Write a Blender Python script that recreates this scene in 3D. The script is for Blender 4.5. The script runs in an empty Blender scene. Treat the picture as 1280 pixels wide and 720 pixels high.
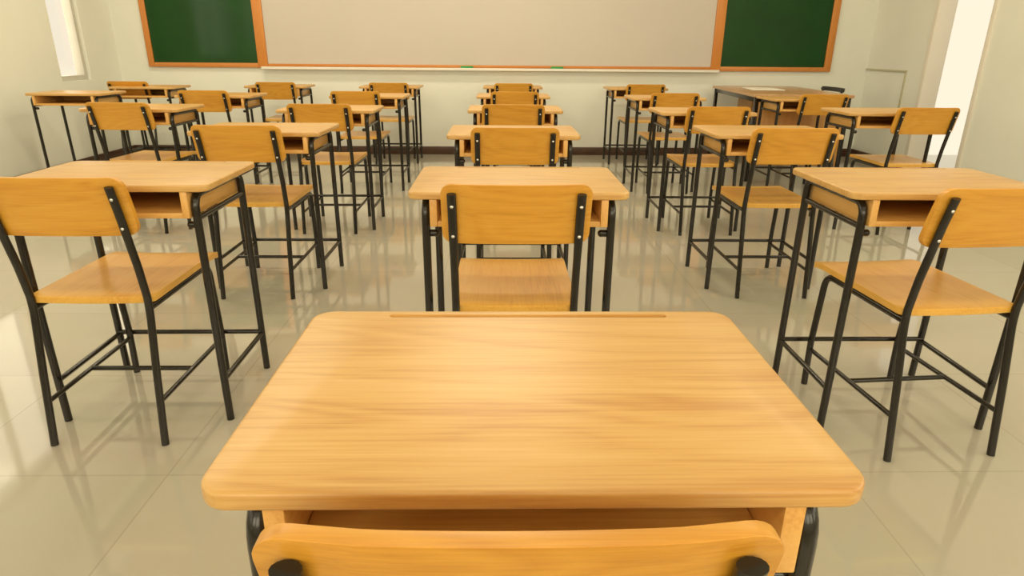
import bpy, bmesh, math, random
from mathutils import Vector, Matrix

random.seed(7)
scene = bpy.context.scene
COL = scene.collection
PI = math.pi

# ------------------------------------------------------------------ materials
def lin(c):
    return tuple((x / 12.92 if x <= .04045 else ((x + .055) / 1.055) ** 2.4) for x in c)

def new_mat(name):
    m = bpy.data.materials.new(name)
    m.use_nodes = True
    nt = m.node_tree
    return m, nt, nt.nodes['Principled BSDF']

def node(nt, kind, **kw):
    n = nt.nodes.new(kind)
    for k, v in kw.items():
        setattr(n, k, v)
    return n

def plain(name, rgb, rough=.5, metal=0.0, var=.06, scale=8.0, spec=.5, bump=0.0):
    """A painted or plain surface with a slight procedural mottling."""
    m, nt, b = new_mat(name)
    tc = node(nt, 'ShaderNodeTexCoord')
    no = node(nt, 'ShaderNodeTexNoise')
    no.inputs['Scale'].default_value = scale
    no.inputs['Detail'].default_value = 4
    nt.links.new(tc.outputs['Object'], no.inputs['Vector'])
    rp = node(nt, 'ShaderNodeValToRGB')
    rp.color_ramp.elements[0].position = .3
    rp.color_ramp.elements[1].position = .7
    rp.color_ramp.elements[0].color = tuple(max(0, c * (1 - var)) for c in rgb) + (1,)
    rp.color_ramp.elements[1].color = tuple(min(1, c * (1 + var)) for c in rgb) + (1,)
    nt.links.new(no.outputs['Fac'], rp.inputs['Fac'])
    nt.links.new(rp.outputs['Color'], b.inputs['Base Color'])
    b.inputs['Roughness'].default_value = rough
    b.inputs['Metallic'].default_value = metal
    b.inputs['Specular IOR Level'].default_value = spec
    if bump:
        bp = node(nt, 'ShaderNodeBump')
        bp.inputs['Strength'].default_value = bump
        bp.inputs['Distance'].default_value = .002
        nt.links.new(no.outputs['Fac'], bp.inputs['Height'])
        nt.links.new(bp.outputs['Normal'], b.inputs['Normal'])
    return m

def wood(name, light, mid, dark, axis='X', rough=.3, coat=.25, knots=.5):
    """Varnished wood, grain running along one local axis, shifted per object."""
    m, nt, b = new_mat(name)
    tc = node(nt, 'ShaderNodeTexCoord')
    oi = node(nt, 'ShaderNodeObjectInfo')
    add = node(nt, 'ShaderNodeVectorMath', operation='MULTIPLY_ADD')
    comb = node(nt, 'ShaderNodeCombineXYZ')
    for i, k in enumerate((37.0, 53.0, 71.0)):
        mu = node(nt, 'ShaderNodeMath', operation='MULTIPLY')
        mu.inputs[1].default_value = k
        nt.links.new(oi.outputs['Random'], mu.inputs[0])
        nt.links.new(mu.outputs[0], comb.inputs[i])
    add.inputs[1].default_value = (1, 1, 1)
    nt.links.new(tc.outputs['Object'], add.inputs[0])
    nt.links.new(comb.outputs[0], add.inputs[2])

    def mapped(along, across):
        mp = node(nt, 'ShaderNodeMapping')
        s = [across] * 3
        s['XYZ'.index(axis)] = along
        mp.inputs['Scale'].default_value = s
        nt.links.new(add.outputs[0], mp.inputs['Vector'])
        return mp.outputs[0]
    # broad cathedral figure
    n1 = node(nt, 'ShaderNodeTexNoise')
    n1.inputs['Scale'].default_value = 1
    n1.inputs['Detail'].default_value = 1.5
    n1.inputs['Distortion'].default_value = .6
    nt.links.new(mapped(1.2, 7), n1.inputs['Vector'])
    ring = node(nt, 'ShaderNodeMath', operation='MULTIPLY')
    ring.inputs[1].default_value = 24
    nt.links.new(n1.outputs['Fac'], ring.inputs[0])
    fr = node(nt, 'ShaderNodeMath', operation='PINGPONG')
    fr.inputs[1].default_value = 1
    nt.links.new(ring.outputs[0], fr.inputs[0])
    # fine fibre streaks
    n2 = node(nt, 'ShaderNodeTexNoise')
    n2.inputs['Scale'].default_value = 1
    n2.inputs['Detail'].default_value = 5
    n2.inputs['Roughness'].default_value = .65
    nt.links.new(mapped(6, 210), n2.inputs['Vector'])
    # slow colour change from stave to stave
    n3 = node(nt, 'ShaderNodeTexNoise')
    n3.inputs['Scale'].default_value = 1
    n3.inputs['Detail'].default_value = 1
    nt.links.new(mapped(.8, 14), n3.inputs['Vector'])
    mix = node(nt, 'ShaderNodeMath', operation='MULTIPLY_ADD')
    mix.inputs[1].default_value = .22 * knots
    nt.links.new(fr.outputs[0], mix.inputs[0])
    s2 = node(nt, 'ShaderNodeMath', operation='MULTIPLY_ADD')
    s2.inputs[1].default_value = .70
    nt.links.new(n2.outputs['Fac'], s2.inputs[0])
    s3 = node(nt, 'ShaderNodeMath', operation='MULTIPLY')
    s3.inputs[1].default_value = .42
    nt.links.new(n3.outputs['Fac'], s3.inputs[0])
    nt.links.new(s3.outputs[0], s2.inputs[2])
    nt.links.new(s2.outputs[0], mix.inputs[2])
    rp = node(nt, 'ShaderNodeValToRGB')
    e = rp.color_ramp.elements
    e[0].position = .36
    e[0].color = light + (1,)
    e[1].position = .86
    e[1].color = dark + (1,)
    k = e.new(.62)
    k.color = mid + (1,)
    nt.links.new(mix.outputs[0], rp.inputs['Fac'])
    nt.links.new(rp.outputs['Color'], b.inputs['Base Color'])
    b.inputs['Roughness'].default_value = rough
    b.inputs['Coat Weight'].default_value = coat
    b.inputs['Coat Roughness'].default_value = .28
    bp = node(nt, 'ShaderNodeBump')
    bp.inputs['Strength'].default_value = .06
    bp.inputs['Distance'].default_value = .001
    nt.links.new(n2.outputs['Fac'], bp.inputs['Height'])
    nt.links.new(bp.outputs['Normal'], b.inputs['Normal'])
    return m

TOPW = wood('desktop wood', (.675, .435, .160), (.62, .365, .112), (.50, .25, .064), 'X', .36, .22, .75)
BOXX = wood('box wood along', (.76, .44, .13), (.70, .38, .095), (.56, .27, .05), 'X', .4, .15, .4)
BOXY = wood('box side wood', (.78, .47, .15), (.74, .41, .115), (.62, .30, .065), 'Y', .4, .15, .4)
BACKW = wood('backrest wood', (.71, .37, .050), (.66, .315, .034), (.54, .23, .018), 'X', .36, .22, .6)
SEATW = wood('seat wood', (.80, .47, .095), (.75, .405, .068), (.60, .28, .036), 'Y', .32, .28, .4)
STEEL = plain('black painted steel', (.013, .010, .006), .20, .0, .15, 30, .5)
SCREW = plain('bright screw steel', (.72, .70, .66), .28, 1.0, .04, 40)
WALLM = plain('cream wall paint', (.79, .805, .735), .62, 0, .02, 2.5, .4, .05)
CEILM = plain('white ceiling paint', (.82, .81, .76), .8, 0, .02, 2)
SKIRT = plain('dark brown skirting tile', (.085, .040, .022), .3, 0, .18, 12)
FRAMEW = wood('orange board frame wood', (.64, .265, .055), (.59, .22, .038), (.48, .16, .024), 'X', .42, .1, .3)
FRAMEV = wood('orange board frame wood upright', (.64, .265, .055), (.59, .22, .038), (.48, .16, .024), 'Z', .42, .1, .3)
GREENB = plain('green chalkboard enamel', (.006, .052, .006), .13, 0, .10, 3, .30)
WHITEB = plain('whiteboard enamel', (.56, .515, .465), .30, 0, .015, 2, .4)
TRAYM = plain('pale aluminium tray', (.86, .83, .76), .35, 0, .02, 5)
ERASER = plain('green felt eraser', (.05, .36, .10), .9, 0, .15, 60)
TEACHTOP = wood('teacher desk top wood', (.56, .34, .17), (.50, .29, .135), (.40, .21, .09), 'Y', .3, .2, .3)
TEACHPAN = wood('teacher desk panel wood', (.60, .33, .10), (.54, .27, .07), (.42, .19, .04), 'Z', .4, .1, .4)
PAPER = plain('white paper', (.86, .83, .74), .7, 0, .01, 10)
BLACKPL = plain('black plastic', (.02, .018, .016), .4, 0, .1, 20)
FRAMEP = plain('pale door frame paint', (.80, .76, .68), .4, 0, .02, 4)
ALUM = plain('window aluminium', (.62, .60, .54), .35, .3, .03, 10)
CONDM = plain('cream plastic trunking', (.50, .47, .33), .5, 0, .02, 6)
GROUNDM = plain('pale concrete walkway', (.62, .58, .50), .8, 0, .06, 3)

def floor_mat():
    m, nt, b = new_mat('glossy beige floor tiles')
    tc = node(nt, 'ShaderNodeTexCoord')
    mp = node(nt, 'ShaderNodeMapping')
    mp.inputs['Location'].default_value = (.92 / .629, -1.54 / .59, 0)
    mp.inputs['Scale'].default_value = (1 / .629, 1 / .59, 1)
    nt.links.new(tc.outputs['Object'], mp.inputs['Vector'])
    br = node(nt, 'ShaderNodeTexBrick')
    br.offset = 0
    br.squash = 1
    br.inputs['Scale'].default_value = 1
    br.inputs['Brick Width'].default_value = 1
    br.inputs['Row Height'].default_value = 1
    br.inputs['Mortar Size'].default_value = .0045
    br.inputs['Mortar Smooth'].default_value = .3
    br.inputs['Bias'].default_value = 0
    br.inputs['Color1'].default_value = (.475, .445, .36, 1)
    br.inputs['Color2'].default_value = (.45, .42, .338, 1)
    br.inputs['Mortar'].default_value = (.40, .37, .30, 1)
    nt.links.new(mp.outputs[0], br.inputs['Vector'])
    no = node(nt, 'ShaderNodeTexNoise')
    no.inputs['Scale'].default_value = 3
    no.inputs['Detail'].default_value = 5
    nt.links.new(tc.outputs['Object'], no.inputs['Vector'])
    hs = node(nt, 'ShaderNodeMixRGB', blend_type='MULTIPLY')
    hs.inputs['Fac'].default_value = .10
    nt.links.new(br.outputs['Color'], hs.inputs['Color1'])
    nt.links.new(no.outputs['Color'], hs.inputs['Color2'])
    nt.links.new(hs.outputs[0], b.inputs['Base Color'])
    b.inputs['Roughness'].default_value = .06
    b.inputs['Specular IOR Level'].default_value = .9
    bp = node(nt, 'ShaderNodeBump')
    bp.inputs['Strength'].default_value = .10
    bp.inputs['Distance'].default_value = .002
    n2 = node(nt, 'ShaderNodeTexNoise')
    n2.inputs['Scale'].default_value = 6
    nt.links.new(tc.outputs['Object'], n2.inputs['Vector'])
    nt.links.new(n2.outputs['Fac'], bp.inputs['Height'])
    nt.links.new(bp.outputs['Normal'], b.inputs['Normal'])
    return m
FLOORM = floor_mat()

def glass_mat():
    m = bpy.data.materials.new('clear window glass')
    m.use_nodes = True
    nt = m.node_tree
    nt.nodes.clear()
    out = node(nt, 'ShaderNodeOutputMaterial')
    tr = node(nt, 'ShaderNodeBsdfTransparent')
    gl = node(nt, 'ShaderNodeBsdfGlossy')
    gl.inputs['Roughness'].default_value = .02
    mx = node(nt, 'ShaderNodeMixShader')
    mx.inputs[0].default_value = .06
    nt.links.new(tr.outputs[0], mx.inputs[1])
    nt.links.new(gl.outputs[0], mx.inputs[2])
    nt.links.new(mx.outputs[0], out.inputs['Surface'])
    return m
GLASS = glass_mat()

# ------------------------------------------------------------------ mesh helpers
def finish(bm, smooth_angle=40):
    bmesh.ops.recalc_face_normals(bm, faces=bm.faces)
    for f in bm.faces:
        f.smooth = True
    for e in bm.edges:
        if len(e.link_faces) != 2 or e.calc_face_angle(0) > math.radians(smooth_angle):
            e.smooth = False
    return bm

def obj(name, bm, mat, parent=None, smooth_angle=40):
    finish(bm, smooth_angle)
    me = bpy.data.meshes.new(name)
    bm.to_mesh(me)
    bm.free()
    me.materials.append(mat)
    o = bpy.data.objects.new(name, me)
    COL.objects.link(o)
    if parent is not None:
        o.parent = parent
    return o

def thing(name, label, cat, loc=(0, 0, 0), rz=0, group=None):
    o = bpy.data.objects.new(name, None)
    o.empty_display_size = .1
    COL.objects.link(o)
    o.location = loc
    o.rotation_euler = (0, 0, rz)
    tag(o, label, cat, group)
    return o

def tag(o, label, cat, group=None):
    o['label'] = label
    o['category'] = cat
    if group:
        o['group'] = group
    return o

def struct(name, bm, mat, parent=None):
    o = obj(name, bm, mat, parent)
    if parent is None:
        o['kind'] = 'structure'
    return o

def copy_tree(root):
    r = root.copy()
    COL.objects.link(r)
    for ch in root.children:
        c = ch.copy()
        COL.objects.link(c)
        c.parent = r
        for g in ch.children:
            d = g.copy()
            COL.objects.link(d)
            d.parent = c
    return r

def add_box(bm, x0, x1, y0, y1, z0, z1, bev=0.0, seg=2):
    vs = [bm.verts.new(p) for p in ((x0, y0, z0), (x1, y0, z0), (x1, y1, z0), (x0, y1, z0),
                                    (x0, y0, z1), (x1, y0, z1), (x1, y1, z1), (x0, y1, z1))]
    fs = [bm.faces.new([vs[i] for i in q]) for q in ((0, 3, 2, 1), (4, 5, 6, 7), (0, 1, 5, 4), (1, 2, 6, 5), (2, 3, 7, 6), (3, 0, 4, 7))]
    if bev:
        es = list({e for f in fs for e in f.edges})
        bmesh.ops.bevel(bm, geom=es, offset=bev, segments=seg, affect='EDGES', profile=.5)
    return bm

def box(x0, x1, y0, y1, z0, z1, bev=0.0, seg=2):
    return add_box(bmesh.new(), x0, x1, y0, y1, z0, z1, bev, seg)

def rounded_path(pts, rad, n=6):
    """Polyline with circular-ish bends of the given radius at the inner points."""
    pts = [Vector(p) for p in pts]
    rads = rad if isinstance(rad, (list, tuple)) else [rad] * len(pts)
    out = [pts[0]]
    for i in range(1, len(pts) - 1):
        a, b, c = pts[i - 1], pts[i], pts[i + 1]
        d0, d1 = (a - b), (c - b)
        ang = d0.angle(d1)
        r = rads[i]
        if r <= 0 or ang > PI - .02:
            out.append(b)
            continue
        t = min(r / math.tan(ang / 2), d0.length * .49, d1.length * .49)
        p0, p1 = b + d0.normalized() * t, b + d1.normalized() * t
        for k in range(n + 1):
            u = k / n
            out.append(p0 * (1 - u) ** 2 + b * 2 * u * (1 - u) + p1 * u * u)
    out.append(pts[-1])
    return out

def add_tube(bm, path, r, n=12, cap=True, flat=None):
    path = [Vector(p) for p in path]
    rings = []
    prev = None
    for i, p in enumerate(path):
        if i == 0:
            t = path[1] - p
        elif i == len(path) - 1:
            t = p - path[i - 1]
        else:
            t = (path[i + 1] - p).normalized() + (p - path[i - 1]).normalized()
        t.normalize()
        if prev is None:
            a = Vector((1, 0, 0)) if abs(t.x) < .9 else Vector((0, 1, 0))
            u = (a - t * a.dot(t)).normalized()
        else:
            u = (prev - t * prev.dot(t)).normalized()
        prev = u
        v = t.cross(u)
        ru, rv = (r, r) if flat is None else flat(p)
        rings.append([bm.verts.new(p + u * ru * math.cos(2 * PI * k / n) + v * rv * math.sin(2 * PI * k / n)) for k in range(n)])
    for a, b in zip(rings, rings[1:]):
        for k in range(n):
            bm.faces.new((a[k], a[(k + 1) % n], b[(k + 1) % n], b[k]))
    if cap:
        bm.faces.new(list(reversed(rings[0])))
        bm.faces.new(rings[-1])
    return bm

def tube(pts, r, rad=0, n=12, flat=None):
    return add_tube(bmesh.new(), rounded_path(pts, rad) if rad else pts, r, n, True, flat)

def rounded_rect(x0, x1, y0, y1, r, n=6):
    pts = []
    for cx, cy, a0 in ((x1 - r, y0 + r, -PI / 2), (x1 - r, y1 - r, 0), (x0 + r, y1 - r, PI / 2), (x0 + r, y0 + r, PI)):
        for k in range(n + 1):
            a = a0 + PI / 2 * k / n
            pts.append((cx + r * math.cos(a), cy + r * math.sin(a)))
    return pts

def inset(x0, x1, y0, y1, r, d, n=6):
    return rounded_rect(x0 + d, x1 - d, y0 + d, y1 - d, max(r - d, .002), n)

def bullnose_slab(x0, x1, y0, y1, r, z0, z1, er, groove=None, n=6):
    """Rounded-corner board with rounded edges; optional recessed groove (x0,x1,y0,y1,depth) in its top."""
    bm = bmesh.new()
    prof = []
    K = 4
    for k in range(K + 1):
        a = PI / 2 * k / K
        prof.append((er * (1 - math.sin(a)), z0 + er * (1 - math.cos(a))))
    for k in range(K + 1):
        a = PI / 2 * k / K
        prof.append((er * (1 - math.cos(a)), z1 - er * (1 - math.sin(a))))
    rings = []
    for d, z in prof:
        rings.append([bm.verts.new((x, y, z)) for x, y in inset(x0, x1, y0, y1, r, d, n)])
    m = len(rings[0])
    for a, b in zip(rings, rings[1:]):
        for k in range(m):
            bm.faces.new((a[k], a[(k + 1) % m], b[(k + 1) % m], b[k]))
    bm.faces.new(list(reversed(rings[0])))
    if groove is None:
        bm.faces.new(rings[-1])
    else:
        gx0, gx1, gy0, gy1, gd = groove
        gp = rounded_rect(gx0, gx1, gy0, gy1, (gy1 - gy0) * .45, 4)
        t = [bm.verts.new((x, y, z1)) for x, y in gp]
        q = [bm.verts.new((x, y, z1 - gd)) for x, y in gp]
        k = len(t)
        for i in range(k):
            bm.faces.new((t[i], t[(i + 1) % k], q[(i + 1) % k], q[i]))
        bm.faces.new(q)
        es = [bm.edges.get((t[i], t[(i + 1) % k])) for i in range(k)] + [bm.edges.get((rings[-1][i], rings[-1][(i + 1) % m])) for i in range(m)]
        bmesh.ops.triangle_fill(bm, edges=es, use_beauty=True)
    return bm

def station_board(w, lo, hi, r, thick, place, nx=20, ny=8, bev=.004):
    """Board w wide spanning lo..hi with corner radius r; place(x, s, side) gives the 3-D point, side -1 / +1 for its two faces."""
    xs = set()
    for k in range(7):
        a = PI / 2 * k / 6
        xs.add(round(w / 2 - r + r * math.sin(a), 6))
        xs.add(round(-(w / 2 - r + r * math.sin(a)), 6))
    for k in range(nx + 1):
        x = -(w / 2 - r) + (w - 2 * r) * k / nx
        xs.add(round(x, 6))
    xs = sorted(xs)
    bm = bmesh.new()
    F = {}
    for i, x in enumerate(xs):
        ex = max(0, abs(x) - (w / 2 - r))
        cut = r - math.sqrt(max(0, r * r - ex * ex))
        for j in range(ny + 1):
            s = lo + cut + (hi - lo - 2 * cut) * j / ny
            for side in (-1, 1):
                F[i, j, side] = bm.verts.new(place(x, s, side))
    n = len(xs) - 1
    rim = []
    for side in (-1, 1):
        for i in range(n):
            for j in range(ny):
                bm.faces.new((F[i, j, side], F[i + 1, j, side], F[i + 1, j + 1, side], F[i, j + 1, side]))
    for i in range(n):
        for j in (0, ny):
            bm.faces.new((F[i, j, -1], F[i + 1, j, -1], F[i + 1, j, 1], F[i, j, 1]))
    for j in range(ny):
        for i in (0, n):
            bm.faces.new((F[i, j, -1], F[i, j + 1, -1], F[i, j + 1, 1], F[i, j, 1]))
    bmesh.ops.recalc_face_normals(bm, faces=bm.faces)
    es = [e for e in bm.edges if len(e.link_faces) == 2 and e.calc_face_angle(0) > math.radians(60)]
    bmesh.ops.bevel(bm, geom=es, offset=bev, segments=3, affect='EDGES', profile=.5, clamp_overlap=True)
    return bm

# ------------------------------------------------------------------ student desk
HD, DD, WF = .757, .419, .254       # top height, depth, half spread of the legs
def make_desk():
    t = thing('student_desk', 'x', 'desk')
    top = bullnose_slab(-.30, .30, 0, DD, .030, HD - .020, HD, .0048, (-.19, .208, .393, .404, .005))
    obj('tabletop', top, TOPW, t, 50)
    zb, zt = .662, HD - .0200
    for s in (-1, 1):
        a, b = sorted((s * .222, s * .2415))
        obj('side_panel', box(a, b, .004, .385, zb, zt, .0015), BOXY, t)
    obj('shelf_board', box(-.2215, .2215, .006, .372, zb, zb + .015, .001), BOXX, t)
    obj('back_panel', box(-.2215, .2215, .372, .385, zb, zt, .001), BOXX, t)
    zc = HD - .020 - .0115
    for s in (-1, 1):
        x = s * WF
        obj('leg', tube([(x, .028, 0), (x, .020, zc), (x, .205, zc)], .0115, .042, 14), STEEL, t)
        obj('leg', tube([(x, .386, 0), (x, .372, zc), (x, .205, zc)], .0115, .042, 14), STEEL, t)
        obj('side_rail', tube([(x, .020, zb - .004), (x, .372, zb - .004)], .0085, 0, 10), STEEL, t)
        obj('side_stretcher', tube([(x, .024, .142), (x, .380, .142)], .0085, 0, 10), STEEL, t)
        hook = bmesh.new()
        add_tube(hook, rounded_path([(s * .250, .030, zb - .024), (s * .231, .030, zb - .024)], 0), .0098, 14)
        bmesh.ops.create_uvsphere(hook, u_segments=14, v_segments=8, radius=.0101, matrix=Matrix.Translation((s * .229, .030, zb - .024)))
        obj('bag_hook', hook, STEEL, t)
    obj('cross_stretcher', tube([(-WF, .379, .150), (WF, .379, .150)], .0085, 0, 10), STEEL, t)
    return t

# ------------------------------------------------------------------ student chair
CR = .163
SPINE = [(0, 0), (.028, .22), (.055, .40), (.056, .45), (.040, .545), (.017, .64), (0, .71), (-.020, .778)]
def spine_y(z):
    for (y0, z0), (y1, z1) in zip(SPINE, SPINE[1:]):
        if z <= z1:
            return y0 + (y1 - y0) * (z - z0) / (z1 - z0)
    return SPINE[-1][0] + (z - SPINE[-1][1]) * -.3

def make_chair():
    t = thing('student_chair', 'x', 'chair')
    tube_r = .0108

    def back_pt(x, z, side):
        y = spine_y(z) + tube_r * .55 + .0085 + .0085 * side
        y += -.006 * (1 - (x / CR) ** 2) + .0055 * max(0, abs(x) - .11) / .08
        return (x, y, z)
    br = obj('backrest', station_board(.384, .638, .802, .030, .017, back_pt, 20, 8, .0045), BACKW, t, 50)
    for s in (-1, 1):
        for z in (.745, .662):
            b = bmesh.new()
            bmesh.ops.create_uvsphere(b, u_segments=10, v_segments=6, radius=.0045,
                                      matrix=Matrix.Translation((s * CR, spine_y(z) - .0085, z)) @ Matrix.Diagonal((1, .55, 1, 1)))
            obj('screw', b, SCREW, br)

    def seat_pt(x, y, side):
        z = .441 + .010 * side
        d = max(0, y - .455) / .077
        z -= .012 * d * d
        z -= .004 * (1 - (x / .18) ** 2)
        return (x, y, z)
    obj('seat', station_board(.350, .062, .532, .022, .02, seat_pt, 10, 14, .005), SEATW, t, 50)
    for s in (-1, 1):
        x = s * CR
        def flat(p):
            if p.z > .655:
                return (.0118, .0078)
            if p.z > .61:
                k = (p.z - .61) / .045
                return (tube_r + (.0118 - tube_r) * k, tube_r + (.0078 - tube_r) * k)
            return (tube_r, tube_r)
        pts = [(x, y, z) for y, z in SPINE]
        path = rounded_path(pts, [0, .5, .3, .12, .3, .5, .4, 0], 4)
        dense = [path[0]]
        for a, b in zip(path, path[1:]):
            k = max(1, int((b - a).length / .03))
            for i in range(1, k + 1):
                dense.append(a.lerp(b, i / k))
        obj('rear_leg', add_tube(bmesh.new(), dense, tube_r, 14, True, flat), STEEL, t)
        obj('front_leg', tube([(x, .470, 0), (x, .474, .16), (x, .452, .4175), (x, .056, .4175)], tube_r, [0, .3, .05, 0], 14), STEEL, t)
        obj('side_stretcher', tube([(x, .016, .135), (x, .472, .135)], .0078, 0, 10), STEEL, t)
    obj('cross_stretcher', tube([(-CR, .235, .135), (CR, .235, .135)], .0078, 0, 10), STEEL, t)
    return t

desk0 = make_desk()
chair0 = make_chair()

COLNAME = {'C': 'centre column', 'L': 'column just left of centre', 'F': 'second column left of centre', 'W': 'column beside the left wall',
           'R': 'column just right of centre', 'S': 'far right column'}
# column, label, desk (x, near-edge y, turn), chair (x, rear-leg y, turn)
UNITS = [
 ('C', 'large foreground desk closest to the camera in the centre column, bare wide wooden top', (.033, .470, 0),
       'backrest cut off at the bottom of the photo, in front of the large foreground desk', (.015, .380, 0)),
 ('C', 'second desk from the camera in the centre column, right beyond the foreground desk', (.053, 1.723, 0),
       'second chair from the camera in the centre column, its seat above the foreground desk edge', (.043, 1.625, 0)),
 ('C', 'third desk from the camera in the centre column', (.063, 2.952, 0), 'third chair from the camera in the centre column', (.067, 2.868, 0)),
 ('C', 'fourth desk from the camera in the centre column', (.099, 4.201, 0), 'fourth chair from the camera in the centre column', (.083, 4.10, 0)),
 ('C', 'fifth desk from the camera in the centre column, last but one before the whiteboard', (.111, 5.484, 0),
       'fifth chair from the camera in the centre column, last but one', (.120, 5.36, 0)),
 ('C', 'farthest desk of the centre column, under the whiteboard', (.133, 6.86, 0), 'farthest and smallest chair of the centre column, under the whiteboard', (.138, 6.69, 0)),
 ('L', 'nearest desk on the left, cut by the left photo edge, with open shelf showing', (-1.112, 1.803, .012),
       'nearest chair on the left, cut by the left photo edge, seat reaching under that desk', (-1.160, 1.690, 0)),
 ('L', 'second desk from the camera in the column just left of centre', (-1.113, 3.016, 0), 'second chair from the camera in the column just left of centre', (-1.138, 2.900, 0)),
 ('L', 'third desk from the camera in the column just left of centre', (-1.073, 4.133, 0), 'third chair from the camera in the column just left of centre', (-1.080, 4.055, 0)),
 ('L', 'fourth desk from the camera in the column just left of centre', (-1.055, 5.384, 0), 'fourth chair from the camera in the column just left of centre', (-1.120, 5.29, 0)),
 ('L', 'farthest desk of the column just left of centre, by the front wall', (-1.098, 6.774, 0), 'farthest chair of the column just left of centre, by the front wall', (-1.075, 6.63, 0)),
 ('F', 'nearest desk showing in the second column left of centre, left photo edge', (-2.265, 4.139, 0),
       'nearest chair in the second column left of centre, cut by the left photo edge', (-2.275, 4.065, -.06)),
 ('F', 'middle desk of the three in the second column left of centre', (-2.246, 5.337, 0), 'middle chair of the three in the second column left of centre', (-2.275, 5.26, 0)),
 ('F', 'farthest desk of the second column left of centre, below the chalkboard corner', (-2.21, 6.72, 0),
       'farthest chair of the second column left of centre, below the chalkboard corner', (-2.154, 6.60, 0)),
 ('W', 'nearer desk beside the left wall, only its corner showing at the photo edge', (-3.49, 5.48, 0), None, None),
 ('W', 'farther desk beside the left wall, under the left green chalkboard', (-3.355, 6.42, 0), 'chair beside the left wall, under the left green chalkboard, cut by photo edge', (-3.53, 6.55, 0)),
 ('R', 'nearest desk on the right, cut by the right photo edge', (1.264, 1.737, 0), 'nearest chair on the right, seat cut by the right photo edge', (1.292, 1.607, .079)),
 ('R', 'second desk from the camera in the column just right of centre', (1.289, 3.021, 0), 'second chair from the camera in the column just right of centre', (1.305, 2.914, 0)),
 ('R', 'third desk from the camera in the column just right of centre', (1.298, 4.121, 0), 'third chair from the camera in the column just right of centre', (1.322, 4.042, 0)),
 ('R', 'fourth desk from the camera in the column just right of centre', (1.359, 5.382, 0), 'fourth chair from the camera in the column just right of centre', (1.385, 5.33, 0)),
 ('R', 'farthest desk of the column just right of centre, by the front wall', (1.386, 6.761, 0), 'farthest chair of the column just right of centre, by the front wall', (1.435, 6.67, 0)),
 ('S', 'nearer desk of the far right column, beside the right wall', (2.496, 4.183, 0), 'nearer chair of the far right column, cut by the right photo edge', (2.62, 4.07, 0)),
 ('S', 'farther desk of the far right column, right in front of the teacher desk', (2.494, 5.374, 0), 'farther chair of the far right column, in front of the teacher desk', (2.565, 5.31, 0)),
]
first_d, first_c = True, True
for col, dl, (dx, dy, dr), cl, cp in UNITS:
    d = desk0 if first_d else copy_tree(desk0)
    first_d = False
    d.location = (dx, dy, 0)
    d.rotation_euler = (0, 0, dr)
    tag(d, dl, 'desk', 'wooden student desks in columns')
    if cp:
        c = chair0 if first_c else copy_tree(chair0)
        first_c = False
        c.location = (cp[0], cp[1], 0)
        c.rotation_euler = (0, 0, cp[2])
        tag(c, cl, 'chair', 'wooden student chairs behind the desks')

# ------------------------------------------------------------------ room shell
XL, XR, YF, YB, H = -4.05, 4.00, 7.431, -3.2, 3.25
T = .14
struct('floor', box(XL - 2.5, XR + 3.0, YB - T, YF + T, -.12, 0), FLOORM)
struct('ceiling', box(XL - T, XR + T, YB - T, YF + T, H, H + .12), CEILM)
struct('wall_front', box(XL - T, XR + T, YF, YF + T, 0, H), WALLM)
FILL_OPENINGS = [(-3.3, -1.4, 1.45, 2.95), (-.95, .95, 1.45, 2.95), (1.4, 3.3, 1.45, 2.95)]  # unseen openings added in the back wall to pass fill light
bm = bmesh.new()
xw = XL - T
for x0, x1, z0, z1 in FILL_OPENINGS:
    add_box(bm, xw, x0, YB - T, YB, 0, H)
    add_box(bm, x0, x1, YB - T, YB, 0, z0)
    add_box(bm, x0, x1, YB - T, YB, z1, H)
    xw = x1
add_box(bm, xw, XR + T, YB - T, YB, 0, H)
struct('wall_back', bm, WALLM)

def pierced_wall(name, xa, xb, openings):
    """Side wall from YB to YF with rectangular openings (y0, y1, z0, z1) sorted by y."""
    bm = bmesh.new()
    y = YB
    for y0, y1, z0, z1 in openings:
        add_box(bm, xa, xb, y, y0, 0, H)
        if z0 > 0:
            add_box(bm, xa, xb, y0, y1, 0, z0)
        add_box(bm, xa, xb, y0, y1, z1, H)
        y = y1
    add_box(bm, xa, xb, y, YF, 0, H)
    return struct(name, bm, WALLM)

LWIN = [(-2.6, -.9, .95, 2.45), (-.4, 1.6, .95, 2.45), (2.1, 3.5, .95, 2.45), (3.75, 5.35, .95, 2.45), (6.42, 6.88, .80, 2.2)]
RWIN = [(-2.6, -.9, .95, 2.45), (-.4, 1.6, .95, 2.45), (1.9, 2.4, .95, 2.45)]
DOOR = (5.62, 6.42, 0, 2.15)
pierced_wall('wall_left', XL - T, XL, LWIN)
pierced_wall('wall_right', XR, XR + T, RWIN + [DOOR])

def window(n, xa, xb, o, panes):
    y0, y1, z0, z1 = o
    xm = (xa + xb) / 2
    bm = bmesh.new()
    f = .045
    add_box(bm, xm - .04, xm + .04, y0, y0 + f, z0, z1, .003)
    add_box(bm, xm - .04, xm + .04, y1 - f, y1, z0, z1, .003)
    add_box(bm, xm - .04, xm + .04, y0 + f, y1 - f, z0, z0 + f, .003)
    add_box(bm, xm - .04, xm + .04, y0 + f, y1 - f, z1 - f, z1, .003)
    for k in range(1, panes):
        y = y0 + (y1 - y0) * k / panes
        add_box(bm, xm - .025, xm + .025, y - .02, y + .02, z0 + f, z1 - f, .003)
    w = struct('window_%d' % n, bm, ALUM)
    g = box(xm - .003, xm + .003, y0 + f * .5, y1 - f * .5, z0 + f * .5, z1 - f * .5)
    obj('glass_pane', g, GLASS, w)

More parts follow.
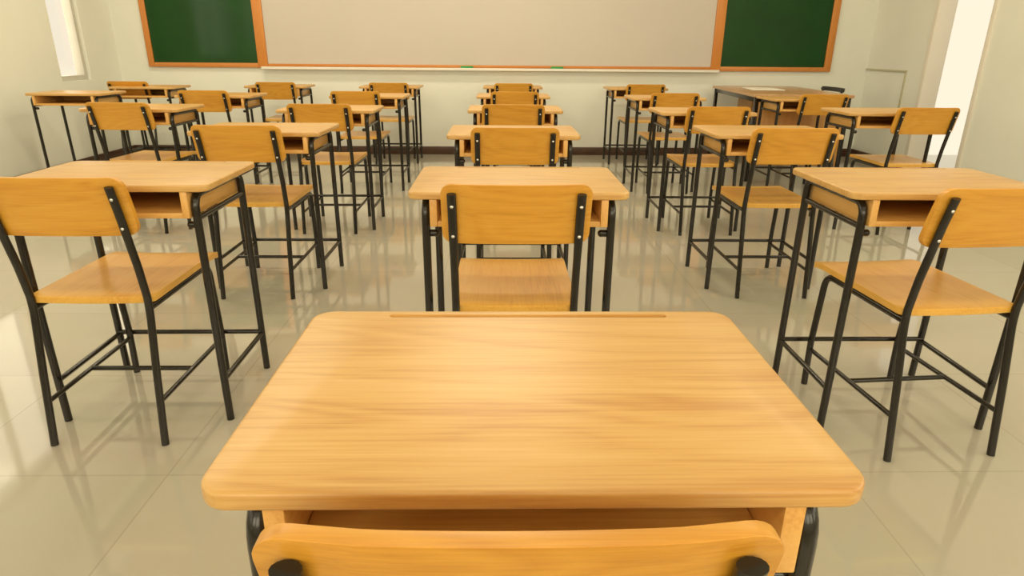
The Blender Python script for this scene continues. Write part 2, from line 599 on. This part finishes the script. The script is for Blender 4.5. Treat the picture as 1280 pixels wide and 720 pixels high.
for i, o in enumerate(LWIN):
    window(i + 1, XL - T, XL, o, 1 if o[1] - o[0] < .6 else 3)
for i, o in enumerate(RWIN):
    window(i + 6, XR, XR + T, o, 3)

# door opening in the right wall: frame and the leaf swung outwards
bm = bmesh.new()
y0, y1, _, z1 = DOOR
for a, b in ((y0, y0 + .05), (y1 - .05, y1)):
    add_box(bm, XR - .015, XR + T + .01, a, b, 0, z1, .004)
add_box(bm, XR - .015, XR + T + .01, y0 + .05, y1 - .05, z1 - .05, z1, .004)
door = struct('door_1', bm, FRAMEP)
leaf = box(XR + T + .02, XR + T + .72, y0 - .03, y0 + .01, .01, z1 - .06, .003)
obj('door_leaf', leaf, FRAMEP, door)
hb = bmesh.new()
add_tube(hb, rounded_path([(XR + T + .66, y0 + .005, 1.0), (XR + T + .66, y0 + .055, 1.0), (XR + T + .55, y0 + .055, 1.0)], .015), .009, 10)
obj('door_handle', hb, SCREW, door)

# skirting
def skirting(name, *boxes):
    bm = bmesh.new()
    for b in boxes:
        add_box(bm, *b, .002)
    struct(name, bm, SKIRT)
skirting('baseboard_front', (XL, XR, YF - .012, YF + .001, 0, .086))
skirting('baseboard_left', (XL - .001, XL + .012, YB, YF - .012, 0, .086))
skirting('baseboard_right', (XR - .012, XR + .001, YB, DOOR[0], 0, .086), (XR - .012, XR + .001, DOOR[1], YF - .012, 0, .086))
skirting('baseboard_back', (XL + .012, XR - .012, YB - .001, YB + .012, 0, .086))

# trunking on the right wall, ending with a drop
cb = bmesh.new()
add_box(cb, XR - .012, XR + .001, 6.68, YF - .001, .930, .950, .002)
add_box(cb, XR - .012, XR + .001, 6.68, 6.70, .55, .930, .002)
tag(obj('cable_trunking', cb, CONDM), 'thin cream cable trunking running along the right wall with a vertical drop', 'cable trunking')

# ------------------------------------------------------------------ boards on the front wall
ZB, ZT = .910, 2.16
def chalkboard(label, x0, x1, fl, fr):
    t = thing('chalkboard', label, 'chalkboard', (x0, YF, ZB), 0, 'green chalkboards on the front wall')
    w, h = x1 - x0, ZT - ZB
    obj('writing_surface', box(fl - .004, w - fr + .004, -.016, -.001, .040, h - .040), GREENB, t)
    bm = bmesh.new()
    obj('frame_rail', box(0, fl, -.030, -.001, 0, h, .003), FRAMEV, t)
    obj('frame_rail', box(w - fr, w, -.030, -.001, 0, h, .003), FRAMEV, t)
    obj('frame_rail', box(fl, w - fr, -.030, -.001, 0, .045, .003), FRAMEW, t)
    obj('frame_rail', box(fl, w - fr, -.030, -.001, h - .045, h, .003), FRAMEW, t)
    bm.free()
    return t
chalkboard('green chalkboard in an orange wooden frame, left of the whiteboard', -3.727, -2.470, .060, .103)
chalkboard('green chalkboard in an orange wooden frame, right of the whiteboard', 2.278, 3.585, .104, .074)
t = thing('whiteboard', 'long blank whiteboard with a pale tray in the middle of the front wall', 'whiteboard', (-.096, YF, ZB))
hw = 2.373
obj('writing_surface', box(-hw, hw, -.018, -.001, .040, ZT - ZB), WHITEB, t)
obj('frame_rail', box(-hw, hw, -.026, -.001, .012, .040, .003), FRAMEW, t)
tr = bmesh.new()
add_box(tr, -hw - .06, hw + .085, -.075, -.001, -.014, -.002, .002)
add_box(tr, -hw - .06, hw + .085, -.075, -.069, -.002, .012, .002)
add_box(tr, -hw - .06, hw + .085, -.034, -.031, -.002, .010, .001)
obj('pen_tray', tr, TRAYM, t)
for xm, lab in ((-.350, 'left of the two small green board erasers on the whiteboard tray'), (.616, 'right of the two small green board erasers on the whiteboard tray')):
    e = thing('board_eraser', lab, 'eraser', (xm, YF - .051, ZB - .002), 0, 'green erasers on the tray')
    obj('felt_pad', box(-.066, .066, -.015, .015, 0, .020, .003), ERASER, e)
    obj('grip', box(-.066, .066, -.014, .014, .020, .034, .004), ERASER, e)

# ------------------------------------------------------------------ teacher desk, paper, chair
t = thing('teacher_desk', 'large brown teacher desk with black legs, front right below the chalkboard', 'desk', (2.205, 5.85, 0), -.06)
W_, L_, Z_ = .86, 1.47, .765
obj('desktop', bullnose_slab(0, W_, 0, L_, .012, Z_ - .026, Z_, .005), TEACHTOP, t, 50)
for x, y in ((.035, .04), (W_ - .035, .04), (.035, L_ - .04), (W_ - .035, L_ - .04)):
    obj('leg', box(x - .017, x + .017, y - .017, y + .017, 0, Z_ - .0262, .003), STEEL, t)
ap = bmesh.new()
add_box(ap, .053, W_ - .053, .028, .046, Z_ - .066, Z_ - .0262, .002)
add_box(ap, .053, W_ - .053, L_ - .046, L_ - .028, Z_ - .066, Z_ - .0262, .002)
add_box(ap, .024, .042, .058, L_ - .058, Z_ - .066, Z_ - .0262, .002)
add_box(ap, W_ - .042, W_ - .024, .058, L_ - .058, Z_ - .066, Z_ - .0262, .002)
obj('apron_rail', ap, STEEL, t)
obj('end_panel', box(.056, W_ - .056, .030, .044, .15, Z_ - .067, .002), TEACHPAN, t)
ped = obj('drawer_unit', box(.27, .66, .92, 1.40, .22, Z_ - .068, .003), TEACHPAN, t)
for k in range(3):
    z = .24 + .15 * k
    obj('drawer_front', box(.66, .675, .935, 1.385, z, z + .14, .003), TEACHPAN, ped)
    hb = bmesh.new()
    add_tube(hb, rounded_path([(.674, 1.11, z + .07), (.695, 1.11, z + .07), (.695, 1.21, z + .07), (.674, 1.21, z + .07)], .01), .005, 8)
    obj('drawer_handle', hb, SCREW, ped)

pp = bmesh.new()
for k in range(6):
    a = random.uniform(-.02, .02)
    x, y = random.uniform(-.006, .006), random.uniform(-.01, .01)
    add_box(pp, -.15 + x, .15 + x, -.21 + y, .21 + y, .0012 * k, .0012 * k + .001)
p = obj('paper_stack', pp, PAPER)
p.location = (2.57, 6.62, Z_ + .0005)
p.rotation_euler = (0, 0, -.10)
tag(p, 'small stack of white paper sheets on the teacher desk', 'paper')

t = thing('teacher_chair', 'black chair behind the teacher desk near the right wall, mostly hidden', 'chair', (3.16, 6.86, 0), -PI / 2)
r = .012
for s in (-1, 1):
    obj('rear_leg', tube([(s * .20, -.02, 0), (s * .20, .0, .44), (s * .20, -.05, .775)], r, [0, .2, 0], 12), BLACKPL, t)
    obj('front_leg', tube([(s * .20, .33, 0), (s * .20, .31, .43), (s * .20, .0, .43)], r, [0, .05, 0], 12), BLACKPL, t)

def tb(x, z, side):
    return (x, -.036 - .03 * (1 - (x / .22) ** 2) - (z - .66) * .15 + .010 * side, z)
obj('backrest', station_board(.46, .735, .775, .018, .02, tb, 12, 5, .005), BLACKPL, t, 50)
def ts(x, y, side):
    return (x, y, .455 + .014 * side)
obj('seat', station_board(.43, .01, .34, .04, .028, ts, 8, 8, .006), BLACKPL, t, 50)
t.rotation_euler = (0, 0, PI / 2)
t.location = (3.36, 6.92, 0)

# ------------------------------------------------------------------ light
WARM = (1.0, .87, .62)
w = bpy.data.worlds.new('daylight')
scene.world = w
w.use_nodes = True
bg = w.node_tree.nodes['Background']
bg.inputs['Color'].default_value = (1.0, .90, .70, 1)
bg.inputs['Strength'].default_value = 2.2

def area(name, loc, rot, sx, sy, power, color=WARM):
    l = bpy.data.lights.new(name, 'AREA')
    l.shape = 'RECTANGLE'
    l.size, l.size_y = sx, sy
    l.energy = power
    l.color = color
    o = bpy.data.objects.new(name, l)
    COL.objects.link(o)
    o.location = loc
    o.rotation_euler = rot
    return o
for i, (y0, y1, z0, z1) in enumerate(LWIN):
    area('window_daylight', (XL - T - .05, (y0 + y1) / 2, (z0 + z1) / 2), (0, -PI / 2, 0), z1 - z0, y1 - y0, 10 * (y1 - y0) * (z1 - z0))
for i, (y0, y1, z0, z1) in enumerate(RWIN):
    area('window_daylight', (XR + T + .05, (y0 + y1) / 2, (z0 + z1) / 2), (0, PI / 2, 0), z1 - z0, y1 - y0, 26 * (y1 - y0) * (z1 - z0))
for y0, y1, z0, z1 in FILL_OPENINGS:
    area('window_daylight', ((y0 + y1) / 2, YB - T - .05, (z0 + z1) / 2), (PI / 2, 0, 0), y1 - y0, z1 - z0, 33 * (y1 - y0) * (z1 - z0))  # added fill from behind the camera, brightens chair backs and front wall
for x in (-2.4, 0, 2.4):
    for y, e in ((-1.2, 14), (1.8, 21), (4.1, 52), (6.0, 54)):
        k = .35 if x > 0 and y > 5 else .8 if x > 0 and y > 3 else 1.08  # weaker at the front right to keep that wall darker
        area('ceiling_fill', (x, y, H - .03), (0, 0, 0), 1.2, .28, e * k)  # added fill under the ceiling, no fixture behind it

# ------------------------------------------------------------------ camera
f, Hc, p, yw, rl = 816.467, 1.11755, .35200, .021074, .008309
cp, sp, c, s = math.cos(p), math.sin(p), math.cos(yw), math.sin(yw)
fw = Vector((s * cp, c * cp, -sp))
ri = Vector((c, -s, 0))
up = ri.cross(fw)
cr, sr = math.cos(rl), math.sin(rl)
R_, U_ = cr * ri + sr * up, -sr * ri + cr * up
cam = bpy.data.cameras.new('camera')
cam.sensor_width = 36
cam.lens = f * 36 / 1280
cam.shift_x = -.5 / 1280
cam.shift_y = 1 / 1280
cam.clip_start = .02
co = bpy.data.objects.new('camera', cam)
COL.objects.link(co)
M = Matrix((R_, U_, -fw)).transposed().to_4x4()
M.translation = (0, 0, Hc)
co.matrix_world = M
scene.camera = co

scene.view_settings.view_transform = 'Standard'
scene.view_settings.look = 'None'
scene.view_settings.gamma = 1
scene.view_settings.use_curve_mapping = False
scene.view_settings.exposure = -1.1
